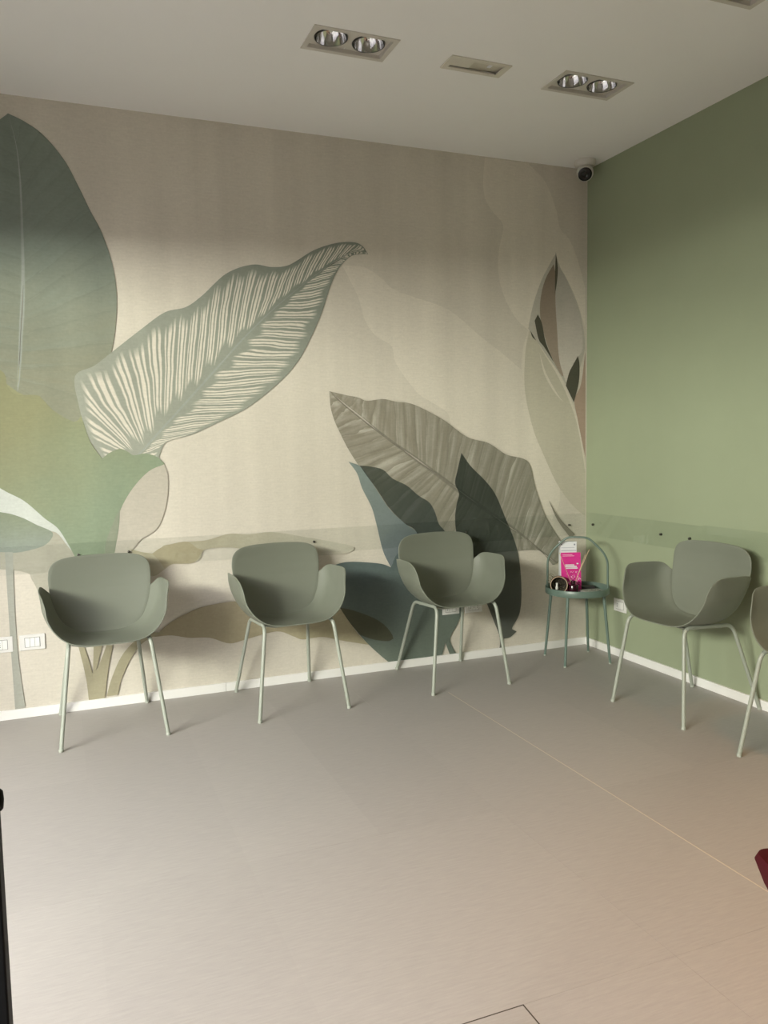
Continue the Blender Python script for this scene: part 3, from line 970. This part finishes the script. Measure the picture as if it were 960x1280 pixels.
def make_chair(label, shell=M_shell, leg=M_leg):
    t = thing('armchair', label, 'chair', group='moulded shell armchairs')
    o = obj('seat_shell', shell_bm(), shell, t, smooth=True, angle=0)
    thicken(o, 0.005)
    o = obj('backrest', back_bm(), shell, t, smooth=True, angle=0)
    thicken(o, 0.0055)
    r = 0.0092
    for s in (-1, 1):
        f0, f1 = Vector((s * .232, -.275, 0.006)), Vector((s * .177, -.222, .455))
        r0, r1 = Vector((s * .210, .257, 0.006)), Vector((s * .158, .118, .428))
        path = fillet([f0, f1, r1, r0], 0.05, 8)
        n = len(path)
        o = obj('leg', tube_bm(path[:6], r), leg, t, smooth=True)
        obj('foot', lathe_bm([(0, 0), (.010, 0), (.0108, .002), (.0108, .011), (.0098, .013), (0, .013)], 16, Matrix.Translation((f0.x, f0.y, 0))), M_foot, o, smooth=True)
        obj('side_rail', tube_bm(path[5:n - 5], r), leg, t, smooth=True)
        o = obj('leg', tube_bm(path[n - 6:], r), leg, t, smooth=True)
        obj('foot', lathe_bm([(0, 0), (.010, 0), (.0108, .002), (.0108, .011), (.0098, .013), (0, .013)], 16, Matrix.Translation((r0.x, r0.y, 0))), M_foot, o, smooth=True)
    for y, z in ((-.13, .434), (.04, .4215)):
        obj('crossbar', tube_bm([(-.160, y, z + .006), (-.1, y, z - .007), (.1, y, z - .007), (.160, y, z + .006)], 0.006, 10), leg, t, smooth=True)
    return t


chair = make_chair('sage green shell armchair leftmost along the mural wall, beside the white switch plates')
chair.location, chair.rotation_euler.z = (-2.972, -0.291, 0), math.radians(2.2)
for lab, loc, rz in (('sage green shell armchair second from the left along the mural wall', (-2.085, -0.294, 0), 2.84),
                     ('sage green shell armchair third from the left, between second chair and round table', (-1.136, -0.276, 0), 0.4),
                     ('sage green shell armchair against the green wall, right beside the round table', (-0.290, -1.240, 0), -85.5),
                     ('sage green shell armchair cut off by the right picture edge at the green wall', (-0.262, -2.035, 0), -84.0)):
    c = copy_tree(chair)
    c.location, c.rotation_euler.z = loc, math.radians(rz)
    c['label'] = lab

# ------------------------------------------------------------------ round side table
M_table = simple('teal_green_steel', (0.12, 0.172, 0.145, 1), 0.35, noise=0.02)
TC = Vector((-0.276, -0.293, 0))
t = thing('side_table', 'small round teal green steel table with arched handle in the room corner', 'table', TC)
obj('tray', lathe_bm([(0, .410), (.182, .410), (.188, .412), (.190, .416), (.190, .449), (.1885, .451), (.187, .449), (.1865, .418), (.183, .4145), (0, .4145)], 72), M_table, t, smooth=True)
for a in (35, 127, 215, 305):
    ca, sa = math.cos(math.radians(a)), math.sin(math.radians(a))
    o = obj('leg', tube_bm([(ca * .203, sa * .203, .004), (ca * .162, sa * .162, .411)], [.0075, .0095], 12), M_table, t, smooth=True)
    obj('foot', lathe_bm([(0, 0), (.0085, 0), (.009, .002), (.009, .008), (0, .008)], 14, Matrix.Translation((ca * .203, sa * .203, 0))), M_foot, o, smooth=True)
ha = math.radians(-40)
hx = Vector((math.cos(ha), math.sin(ha), 0))
pr = [(-.178, .4145), (-.176, .61), (-.148, .665), (-.062, .748), (.062, .748), (.148, .665), (.176, .61), (.178, .4145)]
path = fillet([hx * a + Vector((0, 0, z)) for a, z in pr], 0.035, 6)
obj('handle', tube_bm(path, 0.0065, 12), M_table, t, smooth=True)

RXY = Vector((RX.x, RX.y, 0)).normalized()
FXY = Vector((FX.x, FX.y, 0)).normalized()
ZT = 0.4150


def tpos(r, f, z=ZT):
    p = TC + RXY * r + FXY * f
    return Vector((p.x, p.y, z))


# view-facing yaw for small things on the tray
YAW = math.atan2(RX.y, RX.x)

# white carton behind, pink leaflet leaning on it
M_card = simple('white_card', (0.74, 0.75, 0.78, 1), 0.5, noise=0.01)
M_print_grey = simple('grey_print', (0.24, 0.25, 0.30, 1), 0.6)
M_print_pale = simple('pale_grey_print', (0.48, 0.50, 0.56, 1), 0.6)
M_pink = simple('pink_print', (0.66, 0.035, 0.27, 1), 0.4, noise=0.1, scale=30)
M_pink_pale = simple('pale_pink_print', (0.85, 0.50, 0.66, 1), 0.5)
M_purple = simple('dark_pink_print', (0.36, 0.02, 0.17, 1), 0.5)
t = thing('carton', 'slim white upright carton standing behind the pink leaflet on the round table', 'carton', tpos(-.041, .065), YAW + 0.05)
obj('body', box_bm((-.050, -.012, 0), (.050, .030, .300), 0.0015), M_card, t)
obj('band_print', box_bm((-.046, -.0126, .243), (.046, -.0119, .249)), M_print_pale, t)
obj('band_print', box_bm((-.046, -.0126, .262), (.036, -.0119, .2655)), M_print_pale, t)
obj('band_print', box_bm((-.046, -.0126, .222), (.030, -.0119, .225)), M_print_pale, t)
obj('dot_print', lathe_bm([(0, 0), (.0052, 0), (.0052, .0006), (0, .0006)], 14, Matrix.Translation((.036, -.0119, .282)) @ Matrix.Rotation(PI / 2, 4, 'X')), M_print_grey, t)
obj('dot_print', lathe_bm([(0, 0), (.004, 0), (.004, .0006), (0, .0006)], 14, Matrix.Translation((-.043, -.0119, .284)) @ Matrix.Rotation(PI / 2, 4, 'X')), M_print_grey, t)
t = thing('leaflet', 'bright pink upright leaflet with white print leaning on the white carton', 'leaflet', tpos(-.030, .020), YAW + 0.02)
tl = math.radians(-6)
R = Matrix.Rotation(tl, 4, 'X')


def tilted(bm):
    bmesh.ops.transform(bm, matrix=R, verts=bm.verts)
    return bm


obj('sheet', tilted(box_bm((-.060, -.002, 0), (.060, .002, .236))), M_pink, t)
rnd = random.Random(3)
bm = bmesh.new()
for a, b, z0, z1 in ((-.035, .020, .158, .164), (-.035, .035, .148, .155), (-.030, .040, .138, .145), (.034, .046, .165, .172)):
    add_box(bm, (a, -.0026, z0), (b, -.0019, z1))
obj('white_print', tilted(bm), M_card, t)
bm = bmesh.new()
for z in (.222, .214):
    add_box(bm, (-.05, -.0026, z), (-.05 + rnd.uniform(.05, .09), -.0019, z + .003))
obj('top_print', tilted(bm), M_pink_pale, t)
bm = bmesh.new()
for _ in range(46):
    x, z = rnd.uniform(-.03, .052), rnd.uniform(.03, .12)
    s = rnd.uniform(.003, .008)
    add_box(bm, (x, -.0025, z), (x + s, -.0019, z + s * rnd.uniform(.4, 1)))
obj('speckle_print', tilted(bm), M_pink_pale, t)['kind'] = 'stuff'
bm = bmesh.new()
for _ in range(26):
    x, z = rnd.uniform(-.056, .05), rnd.uniform(.01, .13)
    s = rnd.uniform(.004, .009)
    add_box(bm, (x, -.0027, z), (x + s, -.0019, z + s * rnd.uniform(.4, 1)))
obj('dark_print', tilted(bm), M_purple, t)['kind'] = 'stuff'

# reed diffuser
M_bottle = simple('burgundy_glass', (0.030, 0.006, 0.012, 1), 0.12, noise=0.05)
M_reed = simple('pale_reed', (0.62, 0.46, 0.30, 1), 0.7, noise=0.1, scale=300)
t = thing('reed_diffuser', 'dark burgundy bottle with pale reeds in front of the pink leaflet', 'diffuser', tpos(-.036, -.045), YAW)
obj('bottle', lathe_bm([(0, 0), (.028, 0), (.031, .003), (.031, .048), (.027, .056), (.014, .060), (.013, .078), (.009, .078), (.009, .062), (0, .060)], 28), M_bottle, t, smooth=True)
obj('reed', tube_bm([(-.004, 0, .02), (.030, .004, .110), (.098, .010, .262)], .0017, 6), M_reed, t, smooth=True)
obj('reed', tube_bm([(.006, 0, .02), (-.030, .01, .118), (-.078, .018, .245)], .0014, 6), M_reed, t, smooth=True)
obj('reed', tube_bm([(-.003, .003, .02), (.028, .012, .100), (.080, .022, .235)], .0014, 6), M_reed, t, smooth=True)

# hollow wooden pod lying on its side with dried sprigs, white figure inside
M_bark = simple('brown_bark', (0.20, 0.13, 0.085, 1), 0.9, noise=0.4, scale=80, bump=0.6)
M_barkin = simple('dark_hollow', (0.045, 0.035, 0.026, 1), 0.9, noise=0.4, scale=60, bump=0.4)
M_rim = simple('pale_cut_rim', (0.42, 0.31, 0.22, 1), 0.8, noise=0.2, scale=120)
M_sprig = simple('dry_moss', (0.13, 0.12, 0.07, 1), 0.9, noise=0.4)
M_fig = simple('white_ceramic', (0.75, 0.74, 0.70, 1), 0.3)
t = thing('wooden_bowl', 'hollow brown wooden bowl tipped on its side with dry sprigs on the table', 'ornament', tpos(-.118, -.035), YAW)
mt = Matrix.Translation((0, 0, .0545)) @ Matrix.Rotation(math.radians(-12), 4, 'Z') @ Matrix.Rotation(math.radians(86), 4, 'X')
o_prof = [(0, -.045), (.025, -.042), (.043, -.028), (.052, -.006), (.0535, .016), (.051, .028)]
obj('shell', lathe_bm(o_prof, 36, mt), M_bark, t, smooth=True)
obj('rim', lathe_bm([(.051, .028), (.0505, .032), (.0465, .032), (.0455, .028)], 36, mt, close=False), M_rim, t, smooth=True)
obj('hollow', lathe_bm([(.0458, .0275), (.047, .012), (.044, -.010), (.034, -.026), (0, -.034)], 36, mt), M_barkin, t, smooth=True)
bm = bmesh.new()
for _ in range(34):
    a = rnd.uniform(0, 2 * PI)
    rr = rnd.uniform(.008, .038)
    b0 = mt @ Vector((rr * math.cos(a), rr * math.sin(a), -.015))
    b1 = mt @ Vector((rr * 1.05 * math.cos(a + .4), rr * 1.05 * math.sin(a + .4), rnd.uniform(.004, .028)))
    add_tube(bm, [b0, (b0 + b1) / 2 + Vector((rnd.uniform(-.006, .006), 0, rnd.uniform(-.006, .006))), b1], [.0018, .0014, .0008], 5)
o = obj('dry_filling', bm, M_sprig, t, smooth=True)
o['kind'] = 'stuff'
for k in range(9):
    a = math.radians(118 + k * 7)
    base = Vector((.046 * math.cos(a), .010, .0545 + .049 * math.sin(a)))
    tip = base + Vector((rnd.uniform(-.035, -.004), rnd.uniform(-.01, .01), rnd.uniform(.012, .03)))
    obj('sprig', tube_bm([base, (base + tip) / 2 + Vector((0, 0, .005)), tip], [.0017, .0014, .0006], 5), M_sprig, t, smooth=True)
obj('white_figure', lathe_bm([(0, 0), (.0075, .002), (.0085, .012), (.006, .024), (.0045, .028), (.0065, .034), (.006, .040), (0, .043)], 18,
                             mt @ Matrix.Translation((-.012, -.018, .012)) @ Matrix.Rotation(math.radians(-82), 4, 'X') @ Matrix.Translation((0, 0, -.012))), M_fig, t, smooth=True)

# flat grey card and flat black slab
M_cardgrey = simple('grey_card', (0.33, 0.35, 0.32, 1), 0.45, noise=0.1, scale=40)
M_blackprint = simple('black_print', (0.02, 0.02, 0.02, 1), 0.5)
t = thing('booklet', 'flat grey booklet with dark print at the right of the table tray', 'booklet', tpos(.088, -.036), YAW + 0.25)
obj('cover', box_bm((-.072, -.045, 0), (.055, .045, .016), 0.001), M_cardgrey, t)
bm = bmesh.new()
for _ in range(20):
    x, y = rnd.uniform(-.045, .04), rnd.uniform(-.03, .038)
    s = rnd.uniform(.004, .012)
    add_box(bm, (x, y, .0158), (x + s, y + s * .7, .0164))
obj('cover_print', bm, M_blackprint, t)
t = thing('booklet', 'flat black slab lying behind the grey booklet on the table', 'booklet', tpos(.075, .085), YAW - 0.1)  # flat black slab at the back right of the tray
obj('cover', box_bm((-.060, -.030, 0), (.048, .028, .022), 0.001), M_blackprint, t)

# ------------------------------------------------------------------ clear wall guards with screws
M_acr = clear('clear_acrylic', (0.975, 0.98, 0.978, 1), 1.0)
M_screw = simple('dark_screw', (0.10, 0.095, 0.085, 1), 0.35, metal=0.8)


def screw(parent, p, axis):
    """domed screw head sunk in the sheet; axis: direction away from the wall"""
    q = Vector(axis).to_track_quat('Z', 'Y').to_matrix().to_4x4()
    return obj('screw', lathe_bm([(0, 0.0029), (.004, 0.0024), (.0065, 0.0010), (.0068, -.0118), (0, -.0118)], 16, Matrix.Translation(p) @ q), M_screw, parent, smooth=True)


GZ0, GZ1 = 0.722, 0.860
segs = [(-4.05, -2.9465, 'clear acrylic wall guard strip behind the leftmost chair'), (-2.9435, -1.9585, 'clear acrylic wall guard strip behind the second chair'),
        (-1.9555, -0.9905, 'clear acrylic wall guard strip behind the third chair'), (-0.9875, -0.02, 'clear acrylic wall guard strip between third chair and corner')]
for i, (a, b, lab) in enumerate(segs):
    t = thing('wall_guard', lab, 'wall guard', ((a + b) / 2, 0, GZ0), group='clear guard strips along the walls')
    hw = (b - a) / 2
    obj('sheet', box_bm((-hw, -.0118, 0), (hw, -.0086, GZ1 - GZ0), 0.0006), M_acr, t)
    for x in {0: (-3.071,), 1: (-2.828, -2.05), 2: (-1.835, -1.10), 3: (-0.876, -0.133)}[i]:
        screw(t, Vector((x - (a + b) / 2, -.0118, (0.799 if x < -2.7 else 0.788) - GZ0)), (0, -1, 0))
segs = [(-0.02, -1.0235, (-0.078, -0.703, -0.928), 'clear acrylic wall guard strip on the green wall beside the table'),
        (-1.0265, -2.03, (-1.95,), 'clear acrylic wall guard strip on the green wall behind the right chairs')]
for a, b, sc, lab in segs:
    t = thing('wall_guard', lab, 'wall guard', (0, (a + b) / 2, GZ0), group='clear guard strips along the walls')
    hw = (a - b) / 2
    dz = 0.006 if a < -1 else 0
    obj('sheet', box_bm((-.0118, -hw, dz), (-.0086, hw, GZ1 + 0.006 - GZ0 + dz), 0.0006), M_acr, t)
    for y in sc:
        screw(t, Vector((-.0118, y - (a + b) / 2, 0.790 - GZ0 + dz)), (-1, 0, 0))

# ------------------------------------------------------------------ switches and sockets
M_plate = simple('white_plate', (0.72, 0.71, 0.69, 1), 0.35, noise=0.01)
M_module = simple('white_module', (0.80, 0.80, 0.78, 1), 0.3)
M_gap = simple('grey_gap', (0.22, 0.22, 0.21, 1), 0.8)
M_hole = simple('dark_hole', (0.02, 0.02, 0.02, 1), 0.8)


def plate(label, cat, x, z, wd=.117, ht=.078, kinds='rrr', wall='back'):
    name = 'wall_socket' if 's' in kinds else 'light_switch'
    t = thing(name, label, cat, (x, 0, z) if wall == 'back' else (0, x, z), 0 if wall == 'back' else -PI / 2)
    obj('cover_plate', box_bm((-wd / 2, -.008, -ht / 2), (wd / 2, -.0004, ht / 2), 0.0025), M_plate, t)
    n = len(kinds)
    mw = .0225
    obj('frame_gap', box_bm((-n * mw / 2 - .002, -.0087, -.0245), (n * mw / 2 + .002, -.0078, .0245)), M_gap, t)
    for i, k in enumerate(kinds):
        cx = (i - (n - 1) / 2) * mw
        o = obj('rocker' if k == 'r' else 'socket_module', box_bm((cx - mw / 2 + .0006, -.0105, -.0225), (cx + mw / 2 - .0006, -.0082, .0225), 0.0008), M_module, t)
        if k == 's':
            bm = bmesh.new()
            for dz in (-.0095, 0, .0095):
                add_lathe(bm, [(0, 0), (.0027, 0), (.0027, .0006), (0, .0006)], 10, Matrix.Translation((cx, -.0105, dz)) @ Matrix.Rotation(PI / 2, 4, 'X'))
            obj('pin_hole', bm, M_hole, o)
    return t


plate('white triple light switch plate left of the leftmost chair', 'light switch', -3.305, 0.378)
plate('white socket plate cut off by the left picture edge', 'socket', -3.452, 0.378, kinds='ssr')
plate('white socket plate half hidden below the third chair, left of its rear leg', 'socket', -0.985, 0.330, kinds='srr')
plate('white socket plate half hidden below the third chair, right of its rear leg', 'socket', -0.828, 0.328, kinds='sss')
plate('white socket plate on the green wall between round table and right chair', 'socket', -0.352, 0.318, kinds='srr', wall='right')

# ------------------------------------------------------------------ recessed twin downlights
M_trim = simple('grey_white_trim', (0.60, 0.57, 0.52, 1), 0.45, noise=0.02)
M_chrome = simple('chrome_reflector', (0.72, 0.72, 0.72, 1), 0.10, metal=1.0)
M_ringdark = simple('dark_gimbal', (0.06, 0.06, 0.058, 1), 0.4)
M_bulb = simple('clear_bulb', (0.75, 0.74, 0.70, 1), 0.08)
M_lit = bpy.data.materials.new('warm_lit_bulb')
M_lit.use_nodes = True
_b = M_lit.node_tree.nodes['Principled BSDF']
_b.inputs['Emission Color'].default_value = (1.0, 0.72, 0.42, 1)
_b.inputs['Emission Strength'].default_value = 30


def make_downlight(label, x0, x1, y0, y1, lit=False):
    cx, cy = (x0 + x1) / 2, (y0 + y1) / 2
    hx_, hy_ = (x1 - x0) / 2, (y1 - y0) / 2
    t = thing('recessed_downlight', label, 'ceiling light', (cx, cy, H), group='twin recessed downlights')
    bm = bmesh.new()
    e, wd = .006, .016
    for (a, b) in (((-hx_ - e, -hy_ - e, -.004), (hx_ + e, -hy_ + wd, -.0003)), ((-hx_ - e, hy_ - wd, -.004), (hx_ + e, hy_ + e, -.0003)),
                   ((-hx_ - e, -hy_ + wd, -.004), (-hx_ + wd, hy_ - wd, -.0003)), ((hx_ - wd, -hy_ + wd, -.004), (hx_ + e, hy_ - wd, -.0003))):
        add_box(bm, a, b)
    obj('trim_frame', bm, M_trim, t)
    bm = bmesh.new()
    q = .0012
    add_box(bm, (-hx_ + q, -hy_ + q, .0), (-hx_ + wd, hy_ - q, .013))
    add_box(bm, (hx_ - wd, -hy_ + q, .0), (hx_ - q, hy_ - q, .013))
    add_box(bm, (-hx_ + wd, -hy_ + q, .0), (hx_ - wd, -hy_ + wd, .013))
    add_box(bm, (-hx_ + wd, hy_ - wd, .0), (hx_ - wd, hy_ - q, .013))
    obj('inner_lip', bm, M_trim, t)
    # carrier plate with two round openings
    R0 = .071
    bm = bmesh.new()
    for s in (-1, 1):
        c0 = s * .083
        n = 40
        ci = []
        co = []
        w0, w1 = (0.0, hx_ - wd) if s > 0 else (-hx_ + wd, 0.0)
        for k in range(n):
            a = 2 * PI * k / n
            dx, dy = math.cos(a), math.sin(a)
            ci.append(bm.verts.new((c0 + R0 * dx, R0 * dy, .012)))
            tx = ((w1 - c0) / dx) if dx > 1e-6 else (((w0 - c0) / dx) if dx < -1e-6 else 1e9)
            ty = (hy_ - wd) / abs(dy) if abs(dy) > 1e-6 else 1e9
            tt = min(tx, ty)
            co.append(bm.verts.new((c0 + tt * dx, tt * dy, .012)))
        for k in range(n):
            bm.faces.new((ci[k], ci[(k + 1) % n], co[(k + 1) % n], co[k]))
    obj('carrier_plate', bm, M_trim, t)
    for s in (-1, 1):
        m_ = Matrix.Translation((s * .083, 0, 0))
        o = obj('gimbal_ring', lathe_bm([(.071, .012), (.0705, .030), (.066, .030), (.066, .008), (.069, .006), (.0705, .009)], 40, m_), M_ringdark, t, smooth=True)
        o = obj('reflector', lathe_bm([(.0655, .007), (.064, .014), (.058, .034), (.048, .054), (.034, .069), (.016, .077), (0, .079)], 40, m_), M_chrome, t, smooth=True)
        obj('bulb', lathe_bm([(0, .030), (.006, .032), (.009, .042), (.009, .060), (.007, .077)], 18, m_), M_lit if lit else M_bulb, o, smooth=True)
        if lit:
            ld = bpy.data.lights.new('lamp_light', 'SPOT')
            ld.energy = LAMP_W
            ld.color = (1.0, 0.42, 0.10)
            ld.spot_size = math.radians(84)
            ld.spot_blend = 1.0
            ld.shadow_soft_size = 0.05
            lo = bpy.data.objects.new('lamp_light', ld)
            C.objects.link(lo)
            lo.parent = t
            lo.location = (s * .083, 0, -0.006)
    obj('housing', box_bm((-hx_ + .003, -hy_ + .003, .0805), (hx_ - .003, hy_ - .003, .086)), M_ringdark, t)
    return t


LAMP_W = 34
make_downlight('twin recessed downlight at the upper left of the ceiling', *HOLES[0])
make_downlight('twin recessed downlight nearest the security camera corner', *HOLES[1])
make_downlight('twin recessed downlight cut off by the top picture edge', *HOLES[3])
make_downlight('twin recessed downlight second row at the left', *HOLES[4])
make_downlight('lit warm twin downlight third row at the right', *HOLES[5], lit=True)
make_downlight('twin recessed downlight third row at the left', *HOLES[6])
make_downlight('lit warm twin downlight last row at the right', *HOLES[7], lit=True)
make_downlight('lit warm twin downlight last row at the left', *HOLES[8], lit=True)

# recessed emergency light panel
x0, x1, y0, y1 = HOLES[2]
hx_, hy_ = (x1 - x0) / 2, (y1 - y0) / 2
M_pan = simple('cream_plastic', (0.66, 0.63, 0.55, 1), 0.5, noise=0.02)
M_diff = simple('cream_diffuser', (0.56, 0.53, 0.44, 1), 0.3, noise=0.02)
t = thing('emergency_light', 'pale recessed rectangular ceiling panel between the two downlights', 'ceiling panel', ((x0 + x1) / 2, (y0 + y1) / 2, H))
bm = bmesh.new()
e, wd = .004, .024
for (a, b) in (((-hx_ - e, -hy_ - e, -.006), (hx_ + e, -hy_ + wd * .7, -.0003)), ((-hx_ - e, hy_ - wd * .7, -.006), (hx_ + e, hy_ + e, -.0003)),
               ((-hx_ - e, -hy_ + wd * .7, -.006), (-hx_ + wd, hy_ - wd * .7, -.0003)), ((hx_ - wd, -hy_ + wd * .7, -.006), (hx_ + e, hy_ - wd * .7, -.0003))):
    add_box(bm, a, b)
obj('frame', bm, M_pan, t)
obj('diffuser', box_bm((-hx_ + .003, -hy_ + .003, .010), (hx_ - .003, hy_ - .003, .030)), M_diff, t)
obj('battery_cover', box_bm((-hx_ + .03, -hy_ + .018, .003), (-.02, hy_ - .018, .0098), 0.001), M_pan, t)
obj('test_button', box_bm((hx_ - .085, -.014, .006), (hx_ - .068, .012, .0098), 0.001), M_card, t)

# ------------------------------------------------------------------ security camera in the corner
M_cam = simple('white_camera_plastic', (0.60, 0.58, 0.53, 1), 0.4)
M_lens = simple('black_lens', (0.006, 0.006, 0.007, 1), 0.12)
t = thing('security_camera', 'white turret security camera with black lens in the ceiling corner', 'camera', (-0.118, -0.135, H))
obj('base', lathe_bm([(0, 0), (.062, 0), (.064, -.004), (.063, -.022), (.056, -.034), (.046, -.038), (0, -.038)], 40), M_cam, t, smooth=True)
dirv = (Vector((-1.15, -1.75, 1.35)) - Vector((-0.12, -0.135, 2.93)))
q = dirv.to_track_quat('Z', 'Y').to_matrix().to_4x4()
mb = Matrix.Translation((-0.004, -.006, -.070)) @ q
obj('ball', lathe_bm([(0, -.050), (.02, -.047), (.036, -.036), (.046, -.020), (.050, 0), (.0485, .018), (.046, .028), (.043, .030), (.041, .024), (0, .024)], 40, mb), M_cam, t, smooth=True)
o = obj('lens_face', lathe_bm([(0.0405, .0245), (.0405, .029), (.036, .031), (.02, .032), (.014, .029), (.010, .030), (0, .0315)], 32, mb), M_lens, t, smooth=True)

# ------------------------------------------------------------------ open black glass door at the left edge
door = struct(bpy.data.objects.new('door_1', None))
C.objects.link(door)
DX, DY = -3.2145, -3.485
DX -= 0.0035
door.location = (X0 + 0.02, DY, 0)
dw = DX - (X0 + 0.02)
fr = 0.055
for nm, a, b in (('door_stile', (dw - fr, -.022, .012), (dw, .022, 2.3)), ('door_stile', (0, -.022, .012), (fr, .022, 2.3)),
                 ('door_rail', (fr, -.022, 2.22), (dw - fr, .022, 2.3)), ('door_rail', (fr, -.022, .012), (dw - fr, .022, .11))):
    obj(nm, box_bm(a, b, 0.002), M_black, door)
obj('pane', box_bm((fr - .004, -.004, .108), (dw - fr + .004, .004, 2.222)), M_glass, door)
kn = lathe_bm([(0, 0), (.008, 0), (.0105, .001), (.0105, .0025), (.0085, .0045), (0, .0055)], 24, Matrix.Translation((dw, 0, 1.0)) @ Matrix.Rotation(PI / 2, 4, 'Y'))
obj('door_latch', kn, M_black, door, smooth=True)

# ------------------------------------------------------------------ dark red chair cut off by the right edge
M_red = simple('burgundy_fabric', (0.042, 0.002, 0.004, 1), 0.8, spec=0.15, noise=0.25, scale=40, bump=0.1)


def rring(bm, hx_, hy_, r, z, n=6):
    out = []
    for cx, cy, a0 in ((hx_ - r, hy_ - r, 0), (-hx_ + r, hy_ - r, 90), (-hx_ + r, -hy_ + r, 180), (hx_ - r, -hy_ + r, 270)):
        for k in range(n + 1):
            a = math.radians(a0 + 90 * k / n)
            out.append(bm.verts.new((cx + r * math.cos(a), cy + r * math.sin(a), z)))
    return out


def loft(rings, close=True):
    bm = rings[0]
    rs = rings[1]
    for a, b in zip(rs[:-1], rs[1:]):
        m = len(a)
        for i in range(m):
            bm.faces.new((a[i], a[(i + 1) % m], b[(i + 1) % m], b[i]))
    bm.faces.new(rs[0][::-1])
    if close:
        bm.faces.new(rs[-1])
    return bm


ZR = 0.66
d = px_ray(938, 1064)
tip = CAM + d * ((ZR - CAM.z) / d.z)
cen = tip + RXY * 0.31 - FXY * 0.29
t = thing('tub_armchair', 'dark red upholstered chair barely showing at the right picture edge', 'chair', (cen.x, cen.y, 0), YAW)
bm = bmesh.new()
rs = []
for hx_, z in ((.15, .30), (.165, .315), (.215, .42), (.263, .54), (.300, .62), (.311, .655), (.307, .666), (.285, .669), (.262, .655), (.225, .54), (.180, .44)):
    rs.append(rring(bm, hx_, hx_ - .02, .022, z))
obj('upholstered_shell', loft((bm, rs)), M_red, t, smooth=True)
bm = bmesh.new()
obj('seat_cushion', loft((bm, [rring(bm, .170, .150, .05, .4405), rring(bm, .178, .158, .05, .455), rring(bm, .180, .160, .05, .485), rring(bm, .165, .145, .05, .50)])), M_red, t, smooth=True)
for sx in (-1, 1):
    for sy in (-1, 1):
        obj('leg', tube_bm([(sx * .19, sy * .17, 0), (sx * .11, sy * .09, .305)], [.009, .013], 10), M_black, t, smooth=True)
